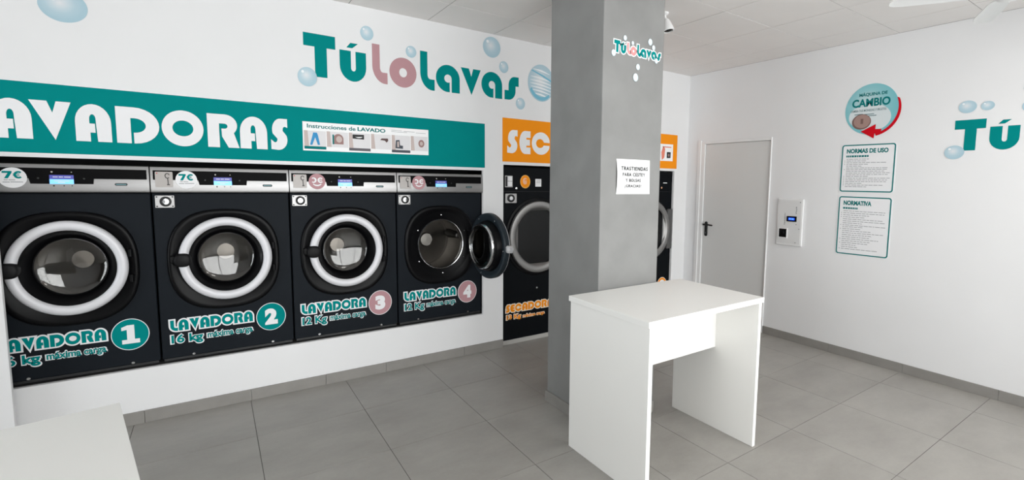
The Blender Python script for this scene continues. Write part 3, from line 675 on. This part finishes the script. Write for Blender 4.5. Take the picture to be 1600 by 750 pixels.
root = thing('instruction_board', (.97, D, 1.737), 'white washing instruction strip with six small pictures on the teal sign', 'poster')
fi = FL(D-.0062)
P = [(.525, 1.736), (1.421, 1.742), (1.422, 1.944), (.526, 1.938)]
mb = MB(); put(mb, poly([P], .002), fi, .0003); obj('board', mb, PAPER, root)
mb = MB(); label_text(mb, fi, 'Instrucciones de', .553, .872, 1.896, 1.924, .0004, .0025, .02); label_text(mb, fi, 'LAVADO', .886, 1.086, 1.897, 1.926, .0004, .0025, .03); obj('title', mb, TEALD, root)
BEIGE = mat('printed beige', (196, 180, 176), .6); BLUEP = mat('printed blue', (42, 140, 196), .6); PLIGHT = mat('printed pale grey', (222, 220, 222), .6); BROWNP = mat('printed brown', (150, 116, 112), .6)
cells = [.531, .675, .823, .978, 1.130, 1.277, 1.418]
for k in range(6):
    a0, a1 = cells[k]+.002, cells[k+1]-.003; b0, b1 = 1.768+.001*k, 1.877+.002*k
    mb = MB(); put(mb, poly([[(a0, b0), (a1, b0), (a1, b1), (a0, b1)]], .0004), fi, .0025); pic = obj('picture', mb, PLIGHT, root)
    mb = MB(); put(mb, poly([[(a0, b0), (a0+.03, b0), (a0+.022, b1), (a0, b1)]], .0003), fi, .003); obj('picture_shade', mb, BEIGE, pic)
    mb = MB(); put(mb, poly([[(a0, 1.748+.001*k), (a1, 1.748+.001*k), (a1, b0), (a0, b0)]], .0004), fi, .0025)
    obj('caption_bar', mb, (TEALD, PAPER, mat('printed dark grey', (90, 86, 92), .6), PAPER, mat('printed slate', (64, 70, 80), .6), PAPER)[k], root)
    ac = (a0+a1)/2; mb = MB()
    if k == 0:
        put(mb, poly([[(ac-.012, b1-.012), (ac+.012, b1-.012), (ac+.018, b1-.03), (ac+.030, b0+.012), (ac+.016, b0+.010), (ac, b1-.045), (ac-.020, b0+.008), (ac-.034, b0+.010), (ac-.016, b1-.03)]], .0004), fi, .0034); obj('picture_motif', mb, BLUEP, pic)
    elif k == 1:
        put(mb, poly([arc(ac+.005, b0+.06, .034, .036, 0, 180, 14)+[(ac-.029, b0+.022), (ac+.039, b0+.022)]], .0004), fi, .0034)
        put(mb, poly([arc(ac+.010, b0+.058, .02, .024, 0, 350, 16)], .0003), fi, .0039, 1); put(mb, poly([[(ac-.034, b0+.02), (ac-.024, b0+.02), (ac-.024, b0+.09), (ac-.034, b0+.09)]], .0003), fi, .0039, 2)
        obj('picture_motif', mb, [BROWNP, BEIGE, TEALD], pic)
    elif k == 2:
        put(mb, poly([[(ac-.05, b1-.042), (ac+.03, b1-.045), (ac+.03, b1-.010), (ac-.05, b1-.012)]], .0004), fi, .0034); put(mb, poly([[(ac-.03, b1-.03)]+arc(ac-.006, b1-.024, .026, .012, 190, 350, 8)], .0003), fi, .0039, 1)
        obj('picture_motif', mb, [INKD, PAPER], pic)
    elif k == 3:
        put(mb, poly([[(ac-.008, b1-.042), (ac+.004, b1-.030), (ac+.05, b1-.028), (ac+.052, b1-.044), (ac+.040, b1-.060), (ac+.028, b1-.046)]], .0004), fi, .0034); obj('picture_motif', mb, mat('printed dark brown', (84, 58, 56), .6), pic)
    elif k == 4:
        put(mb, poly([[(ac-.044, b0+.012), (ac+.014, b0+.010), (ac+.014, b0+.034), (ac-.008, b0+.036), (ac-.012, b0+.078), (ac-.040, b0+.074)]], .0004), fi, .0034); put(mb, poly([[(ac-.03, b0+.022), (ac-.016, b0+.022), (ac-.018, b0+.066), (ac-.030, b0+.064)]], .0003), fi, .0039, 1)
        obj('picture_motif', mb, [mat('printed slate', (64, 70, 80), .6), BEIGE], pic)
    else:
        put(mb, poly([arc(ac+.016, b0+.058, .024, .03, 0, 350, 18)], .0004), fi, .0034); put(mb, poly([arc(ac+.016, b0+.058, .013, .016, 0, 350, 14)], .0003), fi, .0039, 1); obj('picture_motif', mb, [BROWNP, BEIGE], pic)
mb = MB()
for (p, q, b) in ((1.13, 1.21, 1.921), (1.225, 1.31, 1.918), (1.13, 1.25, 1.910), (1.32, 1.40, 1.912)): put(mb, poly([[(p, b), (q, b), (q, b+.0025), (p, b+.0025)]], .0003), fi, .0025)
obj('small_print', mb, INK, root)

root = thing('dryer_sign', (3.235, D, 1.718), 'orange sign board with white lettering above the dryers behind the pillar', 'sign')
mb = MB(); fbox(mb, fw, 2.096, 4.374, 1.718, 2.106, .0005, .006, .001); obj('board', mb, ORANGE, root)
for ch, a0, a1 in (('S', 2.141, 2.246), ('E', 2.266, 2.383), ('C', 2.397, 2.599), ('A', 2.613, 2.765), ('D', 2.785, 2.978), ('O', 2.99, 3.193), ('R', 3.213, 3.378), ('A', 3.385, 3.536), ('S', 3.556, 3.656)):
    mb = MB(); put(mb, glyph(ch, a0, a1, 1.795, 2.004, .0015), fw, .0062); obj('letter', mb, WHITE, root)
root = thing('instruction_board', (4.02, D, 1.80), 'white instruction card with a dark picture on the right end of the orange sign', 'poster')
mb = MB(); put(mb, poly([[(3.75, 1.80), (4.300, 1.803), (4.301, 1.995), (3.75, 1.99)]], .002), fi, .0003); obj('board', mb, PAPER, root)
mb = MB(); put(mb, poly([[(4.20, 1.835), (4.262, 1.838), (4.262, 1.905), (4.20, 1.905)]], .0004), fi, .0025); put(mb, poly([arc(4.232, 1.87, .014, .018, 0, 350, 12)], .0003), fi, .003, 1); obj('picture', mb, [INKD, BROWNP], root)
mb = MB(); put(mb, poly([[(4.13, 1.955), (4.27, 1.955), (4.27, 1.966), (4.13, 1.966)]], .0004), fi, .0025); put(mb, poly([[(4.12, 1.81), (4.16, 1.84), (4.17, 1.94), (4.14, 1.97), (4.11, 1.9)]], .0004), fi, .0025); obj('red_print', mb, mat('printed coral', (232, 134, 112), .6), root)

# ------------------------------------------------------------------ shop logo lettering (three places)
LET = [('T', .549, .752, 2.257, 2.552, 0), ('u', .779, .959, 2.255, 2.472, 0), ("'", .826, .905, 2.494, 2.530, 0), ('L', 1.003, 1.112, 2.267, 2.553, 1), ('o', 1.127, 1.334, 2.258, 2.484, 1),
       ('L', 1.365, 1.481, 2.263, 2.562, 0), ('a', 1.492, 1.696, 2.266, 2.485, 0), ('v', 1.706, 1.886, 2.267, 2.484, 0), ('a', 1.893, 2.092, 2.266, 2.486, 0), ('s', 2.116, 2.258, 2.268, 2.474, 0)]
BUBS = [(.568, 2.249, .060, .066), (.969, 2.620, .046, .052), (1.294, 2.540, .041, .045), (1.990, 2.694, .083, .087), (2.107, 2.544, .045, .050), (2.277, 2.246, .047, .052)]
def logo(fr, mapa, mapb, label, bubs, outline=0.0, pinkm=MAUVE, bubm=BUB, letters=LET, loc=(0, 0, 0), t=.001):
    root = thing('shop_logo', loc, label, 'wall logo')
    for ch, a0, a1, b0, b1, c in letters:
        par = root
        if outline:
            mb = MB(); put(mb, glyph(ch, mapa(a0), mapa(a1), mapb(b0), mapb(b1), t*.6, outline, True), fr, .0004); par = obj('letter_outline', mb, WHITE, root)
        mb = MB(); put(mb, glyph(ch, mapa(a0), mapa(a1), mapb(b0), mapb(b1), t), fr, .0005+(t if outline else 0)); obj('letter', mb, pinkm if c else TEAL, par)
    for (a, b, rx, rz) in bubs:
        mb = MB(); disc(mb, fr, a, b, rx, rz, t, .0018+2*(t if outline else 0), 36, 0, True); bo = obj('bubble', mb, bubm, root)
        mb = MB(); disc(mb, fr, a-rx*.48, b+rz*.5, rx*.15, rz*.15, .0003, .0019+t+2*(t if outline else 0), 12); obj('glint', mb, GLINT, bo)
    return root
idn = lambda q: q
lg = logo(fw, idn, idn, 'large teal and pink shop lettering with bubbles on wall above the washers', BUBS, loc=(1.4, D, 2.19))
# the big streaked bubble at the end of the lettering
mb = MB(); disc(mb, fw, 2.499, 2.456, .145, .168, .001, .0018, 48, 0, True); bo = obj('bubble', mb, BUB, lg); tag(bo, 'big bubble with blue and white streaks')
mb = MB()
for k, off in enumerate((-.70, -.5, -.32, -.14, .04, .24, .66)):
    w = math.sqrt(1-off*off)*.86; pts_t = []; pts_b = []
    for q in range(9):
        s = -1+q/4; a = s*w; bb = off-.10*s+.03*math.cos(s*2); th_ = .055*(1-.8*abs(s))
        pts_t.append((2.499+.140*a, 2.456+.160*(bb+th_))); pts_b.append((2.499+.140*a, 2.456+.160*(bb-th_)))
    put(mb, poly([pts_t+pts_b[::-1]], .0003), fw, .0029)
obj('streak', mb, GLINT, bo)
mb = MB(); put(mb, poly([[(2.385, 2.560), (2.40, 2.566), (2.52, 2.530), (2.64, 2.478), (2.638, 2.462), (2.51, 2.516)]], .0003), fw, .0034)
put(mb, poly([arc(2.499, 2.456, .136, .158, 205, 310, 16)+arc(2.505, 2.466, .122, .136, 310, 205, 16)], .0003), fw, .0034)
obj('dark_streak', mb, mat('printed mid blue', (112, 182, 206), .45), bo)
# loose bubble of the print at far left
mb = MB(); disc(mb, fw, -.618, 2.468, .098, .088, .001, .0006, 40, 0, True); o = obj('bubble_decal', mb, BUB); tag(o, 'single pale blue bubble sticker on wall above left end of teal sign', 'sticker')
mb = MB(); disc(mb, fw, -.655, 2.505, .014, .016, .0003, .0018, 12); obj('glint', mb, GLINT, o)
# door wall copy
fr_ = FR()
ra = lambda a: -1.344+(a-.549)*.938; rb = lambda b: 1.833+(b-2.257)*.775
logo(fr_, ra, rb, 'teal and pink shop lettering with bubbles on the right wall', [(-1.335, 1.822, .064, .052), (-1.275, 2.158, .056, .046), (-1.154, 2.154, .040, .033), (-.905, 2.255, .058, .042), (-.900, 2.128, .062, .050), (.0, 2.15, .07, .06), (.12, 2.05, .04, .035), (.27, 1.82, .04, .035)], loc=(W, .7, 1.77))
# pillar copy
fp = FL(PY0)
pa = lambda a: 1.916+(a-.549)*.2255; pb = lambda b: 2.312+(b-2.26)*.232
logo(fp, pa, pb, 'small teal and pink shop lettering sticker with white outline on the grey pillar', [(1.911, 2.303, .016, .019), (1.998, 2.402, .013, .015), (2.060, 2.383, .010, .012), (2.205, 2.415, .017, .020), (2.235, 2.385, .013, .016), (2.262, 2.310, .013, .016), (2.107, 2.250, .015, .018), (2.090, 2.186, .020, .024)], .0065, PINK, BUBW, loc=(2.1, PY0, 2.17), t=.0008)

# paper notice on the pillar
root = thing('paper_notice', (2.095, PY0, 1.477), 'white paper notice with four lines of capitals taped to the pillar', 'notice')
mb = MB(); nx = 10; rows = []
for k in range(nx+1):
    u = k/nx; a_t = 1.955+u*(2.234-1.955); a_b = 1.957+u*(2.238-1.957)
    rows.append([fp(a_b+(a_t-a_b)*v, 1.478+.213*v, .001+.010*(1-u)**3*(1-abs(2*v-1)**2)+.002*(1-v)*u+q) for v in [j/8 for j in range(9)] for q in (0,)])
n = 9
for k in range(nx):
    for j in range(8): pass
front = [p for r in rows for p in r]; back = [(p[0], p[1]+.0006, p[2]) for p in front]
fs = []
for k in range(nx):
    for j in range(8):
        a = k*n+j; fs.append((a, a+n, a+n+1, a+1)); N_ = len(front); fs.append((N_+a, N_+a+1, N_+a+n+1, N_+a+n))
mb.add(front+back, fs); obj('sheet', mb, PAPER, root, 60)
mb = MB()
for s, a0, a1, b0, b1 in (('TRASTIENDAS', 1.990, 2.212, 1.623, 1.647), ('PARA CESTEY', 2.002, 2.190, 1.587, 1.609), ('Y BOLSAS', 2.028, 2.154, 1.553, 1.573), ('¡GRACIAS!', 2.022, 2.158, 1.515, 1.537)):
    label_text(mb, fp, s, a0, a1, b0, b1, .0004, .0075, .022, 0, 1.25)
obj('writing', mb, INKD, root)

# security camera hanging from the ceiling behind the pillar
cx_, cy__ = 2.735, 2.66
root = thing('security_camera', (cx_, cy__, ZC-.16), 'small white security camera hanging from the ceiling beside the pillar', 'camera')
mb = MB(); mb.loft([[(cx_+r*math.cos(2*PI*i/24), cy__+r*math.sin(2*PI*i/24), z) for i in range(24)] for r, z in ((.030, ZC-.0005), (.030, ZC-.010), (.022, ZC-.018), (.010, ZC-.020))], True, True, True); obj('mount', mb, CAMW, root, 40)
mb = MB(); mb.tube((cx_, cy__, ZC-.016), (cx_+.012, cy__-.005, ZC-.050), .0085, .0075); mb.tube((cx_+.006, cy__-.005, ZC-.050), (cx_+.022, cy__-.005, ZC-.050), .011, .011); obj('arm', mb, CAMW, root, 40)
ax_ = Vector((.10, -.20, -1)).normalized(); u_ = ax_.orthogonal().normalized(); v_ = ax_.cross(u_); p0 = Vector((cx_+.016, cy__-.005, ZC-.048))
mb = MB(); mb.loft([[tuple(p0+ax_*h+(u_*math.cos(2*PI*i/28)+v_*math.sin(2*PI*i/28))*r) for i in range(28)] for h, r in ((0, .008), (.004, .018), (.024, .028), (.068, .041), (.080, .043), (.086, .042), (.088, .036), (.078, .034))], True, True, False); bodyc = obj('housing', mb, CAMW, root, 40)
mb = MB(); mb.loft([[tuple(p0+ax_*h+(u_*math.cos(2*PI*i/28)+v_*math.sin(2*PI*i/28))*r) for i in range(28)] for h, r in ((.078, .0345), (.083, .032), (.085, .018), (.090, .015), (.091, .002))], True, True, True); obj('lens', mb, BLACK, bodyc, 40)

# ------------------------------------------------------------------ things on the door wall
root = thing('change_machine', (W, 2.633, .955), 'white wall-mounted coin change panel with small blue display beside the door', 'change machine')
mb = MB(); fbox(mb, fr_, -2.768, -2.500, .955, 1.418, .0005, .020, .006); obj('frame', mb, FRAMEW, root)
mb = MB(); fbox(mb, fr_, -2.752, -2.514, .975, 1.402, .0202, .0225, .001); obj('front_panel', mb, mat('pale grey panel', (222, 222, 222), .4), root)
mb = MB(); fbox(mb, fr_, -2.660, -2.557, 1.194, 1.247, .0226, .030, .003); dp = obj('display_housing', mb, BLACK, root)
mb = MB(); fbox(mb, fr_, -2.640, -2.575, 1.208, 1.232, .0301, .0308); sc_ = obj('screen', mb, SCRD, dp)
mb = MB()
for q in (-2.634, -2.622, -2.606, -2.594): fbox(mb, fr_, q, q+.008, 1.214, 1.227, .0309, .0312)
obj('screen_digits', mb, SCRB, dp)
mb = MB(); put(mb, poly([[(-2.745, 1.026), (-2.646, 1.026), (-2.646, 1.126), (-2.745, 1.126)], [(-2.737, 1.034), (-2.654, 1.034), (-2.654, 1.118), (-2.737, 1.118)]], .008), fr_, .0226); tr = obj('coin_tray_rim', mb, FRAMEW, root)
mb = MB(); fbox(mb, fr_, -2.737, -2.654, 1.034, 1.118, .0226, .0250, .0008); lathe(mb, fr_, -2.705, 1.08, [(.026, .025), (.020, .029), (.0005, .031)], 20); obj('coin_tray', mb, BLACK, tr, 40)
mb = MB()
for a, b0, b1 in ((-2.572, 1.272, 1.345), (-2.690, 1.16, 1.275)):
    z = b0
    while z < b1:
        h_ = random.uniform(.006, .016); fbox(mb, fr_, a+random.uniform(0, .004), a+.010+random.uniform(0, .004), z, min(z+h_, b1), .0226, .0230); z += h_+.005
obj('printed_marks', mb, INK, root)
for a, b in ((-2.528, 1.385), (-2.528, 1.125), (-2.56, 1.168), (-2.56, .99)): obj('screw', disc(MB(), fr_, a, b, .005, .005, .003, .0226, 12), INK, root)

# round change sign
root = thing('change_sign', (W, 1.945, 1.967), 'round pale teal change sign with coin and red arrow on the right wall', 'sign')
ca, cb = -1.957, 2.213
mb = MB(); disc(mb, fr_, ca, cb, .215, .215, .0015, .0005, 64, 0, True); dsc = obj('disc', mb, SIGNB, root)
mb = MB(); disc(mb, fr_, ca+.012, cb-.075, .150, .115, .0004, .0022, 48); disc(mb, fr_, ca-.09, cb-.06, .09, .085, .0003, .0022, 40); obj('pale_area', mb, mat('printed pale mist', (214, 222, 224), .5), dsc)
mb = MB(); ar = arc(ca+.006, cb-.012, .228, .222, 22, -78, 22)+arc(ca, cb, .214, .214, -78, 22, 22)
put(mb, poly([ar], .0012), fr_, .0024)
put(mb, poly([[(-2.029, 2.026), (-1.909, 2.082), (-1.911, 2.040), (-1.86, 2.040), (-1.87, 2.006), (-1.915, 2.004), (-1.919, 1.962)]], .0012), fr_, .0038); obj('arrow', mb, RED, root)
mb = MB(); label_text(mb, fr_, 'MÁQUINA DE', -2.060, -1.835, 2.322, 2.360, .0004, .0028, .03); label_text(mb, fr_, 'CAMBIO', -2.115, -1.808, 2.236, 2.306, .0004, .0028, .035); obj('lettering', mb, TEALD, root)
mb = MB()
label_text(mb, fr_, 'CAMBIA TUS MONEDAS Y BILLETES', -2.125, -1.835, 2.196, 2.216, .0003, .0032, .01)
for (p, q, b) in ((-2.09, -2.02, 2.172), (-2.01, -1.93, 2.168), (-2.07, -1.99, 2.156), (-1.98, -1.91, 2.154)): put(mb, poly([[(p, b), (q, b), (q, b+.007), (p, b+.007)]], .0003), fr_, .0032)
obj('small_print', mb, mat('printed grey teal', (104, 132, 136), .6), root)
mb = MB(); disc(mb, fr_, -2.028, 2.110, .078, .066, .0015, .0034, 40, 0); disc(mb, fr_, -2.024, 2.114, .068, .057, .0008, .0050, 36, 1); label_text(mb, fr_, '1', -2.034, -2.012, 2.092, 2.136, .0006, .0059, .02, 0)
obj('coin', mb, [mat('printed bronze', (120, 92, 86), .6), mat('printed coin', (160, 130, 122), .5)], root)

def rules(y0, y1, z0, z1, title, tw, th, nlines, label, skew):
    root = thing('rules_sign', (W, (y0+y1)/2, z0), label, 'sign', 'rule boards on the right wall')
    a0, a1 = -y1, -y0
    sk = lambda a, b, h: fr_(a, b+skew*(a-a0)/(a1-a0)*(1 if b < (z0+z1)/2 else -.35), h)
    mb = MB(); put(mb, poly([rrect(a0-.006, a1+.006, z0-.006, z1+.006, .026)], .003), sk, .0005); obj('board', mb, WHITE, root)
    mb = MB(); put(mb, poly([rrect(a0, a1, z0, z1, .022), rrect(a0+.010, a1-.010, z0+.010, z1-.010, .014)], .0006), sk, .0037); obj('border', mb, TEALD, root)
    mb = MB(); label_text(mb, sk, title, a0+.042, a0+.042+tw, z1-.036-th, z1-.036, .0005, .0037, .045); obj('title', mb, TEALD, root)
    mb = MB(); x = a0+.04; b = z1-.036-th-.034
    while x < a0+.04+tw*.52:
        w_ = random.uniform(.010, .020); put(mb, poly([[(x, b), (x+w_, b), (x+w_, b+.016), (x, b+.016)]], .0005), sk, .0037); x += w_+.004
    obj('subtitle', mb, TEALD, root)
    mb = MB(); dz = (b-.018-z0-.03)/nlines
    for k in range(nlines):
        z = b-.018-dz*k; x = a0+.045; end = a0+.045+random.choice((.34, .34, .30, .22, .17, .33, .13))
        fbox_b = random.random() < .5
        if fbox_b: put(mb, poly([[(a0+.026, z-.002), (a0+.032, z-.002), (a0+.032, z+.004), (a0+.026, z+.004)]], .0004), sk, .0037)
        while x < end:
            w_ = min(random.uniform(.012, .045), a1-.03-x)
            if w_ < .005: break
            put(mb, poly([[(x, z-.0018), (x+w_, z-.0018), (x+w_, z+.0026), (x, z+.0026)]], .0004), sk, .0037); x += w_+.006
    obj('body_text', mb, INK, root)
rules(1.739, 2.176, 1.500, 1.916, 'NORMAS DE USO', .34, .040, 17, 'upper of two white rule boards with teal border under the round sign', .002)
rules(1.740, 2.174, .938, 1.459, 'NORMATIVA', .235, .042, 20, 'lower and taller of two white rule boards with teal border', .006)

# ------------------------------------------------------------------ tables
TW, TD, TH = .932, .648, .900
def table(x0, y0, rot, label):
    root = thing('work_table', (x0, y0, 0), label, 'table', 'white panel-leg tables')
    B = lambda mb, a0, a1, b0, b1, c0, c1, bev=.0012: mb.box(x0+a0, x0+a1, y0+b0, y0+b1, c0, c1, bev)
    obj('tabletop', B(MB(), 0, TW, 0, TD, TH-.030, TH), LAMI, root)
    obj('side_panel', B(MB(), .010, .036, -.004+.008, TD-.006, 0, TH-.0305), LAMI, root)
    obj('side_panel', B(MB(), TW-.040, TW-.014, -.004+.008, TD-.006, 0, TH-.0305), LAMI, root)
    obj('modesty_panel', B(MB(), .0365, TW-.0405, .300, .322, .527, TH-.0305), LAMI, root)
    root.rotation_euler.z = rot
    return root
table(1.606, 1.597, 0.0, 'tall white table with panel legs in front of the grey pillar')
# nearer table, only its top reaches into view at lower left: corner (-.238, 1.861), turned
rot = math.radians(9.8); cr, sr = math.cos(rot), math.sin(rot)
cxn, cyn = -.238, 1.861
table(cxn-(TW*cr-TD*sr), cyn-(TW*sr+TD*cr), rot, 'white table whose bare top shows in the lower left corner')

# ------------------------------------------------------------------ ceiling fan at top right
fxh, fyh, fz = 3.205, .765, 2.50
root = thing('ceiling_fan', (fxh, fyh, fz), 'white ceiling fan at the top right corner', 'ceiling fan')
ring = lambda r, z: [(fxh+r*math.cos(2*PI*i/32), fyh+r*math.sin(2*PI*i/32), z) for i in range(32)]
mb = MB(); mb.loft([ring(r, z) for r, z in ((.06, ZC-.0005), (.06, ZC-.03), (.03, ZC-.06), (.012, ZC-.065), (.012, fz+.09))], True, True, True); obj('rod', mb, FANW, root, 40)
mb = MB(); mb.loft([ring(r, z) for r, z in ((.02, fz+.095), (.07, fz+.085), (.085, fz+.06), (.085, fz+.02), (.07, fz+.004), (.05, fz-.012), (.02, fz-.02), (.001, fz-.021))], True, True, False); obj('motor', mb, FANW, root, 40)
for k, t in enumerate((122, 27, -60, 208)):
    c, s = math.cos(math.radians(t)), math.sin(math.radians(t))
    P_ = lambda r, q, z: (fxh+c*r-s*q, fyh+s*r+c*q, z)
    mb = MB(); rings = []
    for r, w in ((.075, .020), (.12, .026), (.16, .040), (.30, .046), (.44, .048), (.49, .042), (.51, .028), (.516, .010)):
        rings.append([P_(r, -w, fz+.022-.05*w), P_(r, -w*.3, fz+.026-.04*w), P_(r, w*.3, fz+.028+.04*w), P_(r, w, fz+.026+.05*w), P_(r, w, fz+.020+.05*w), P_(r, 0, fz+.020), P_(r, -w, fz+.016-.05*w)])
    mb.loft(rings, True, True, True); obj('blade', mb, FANW, root, 40)
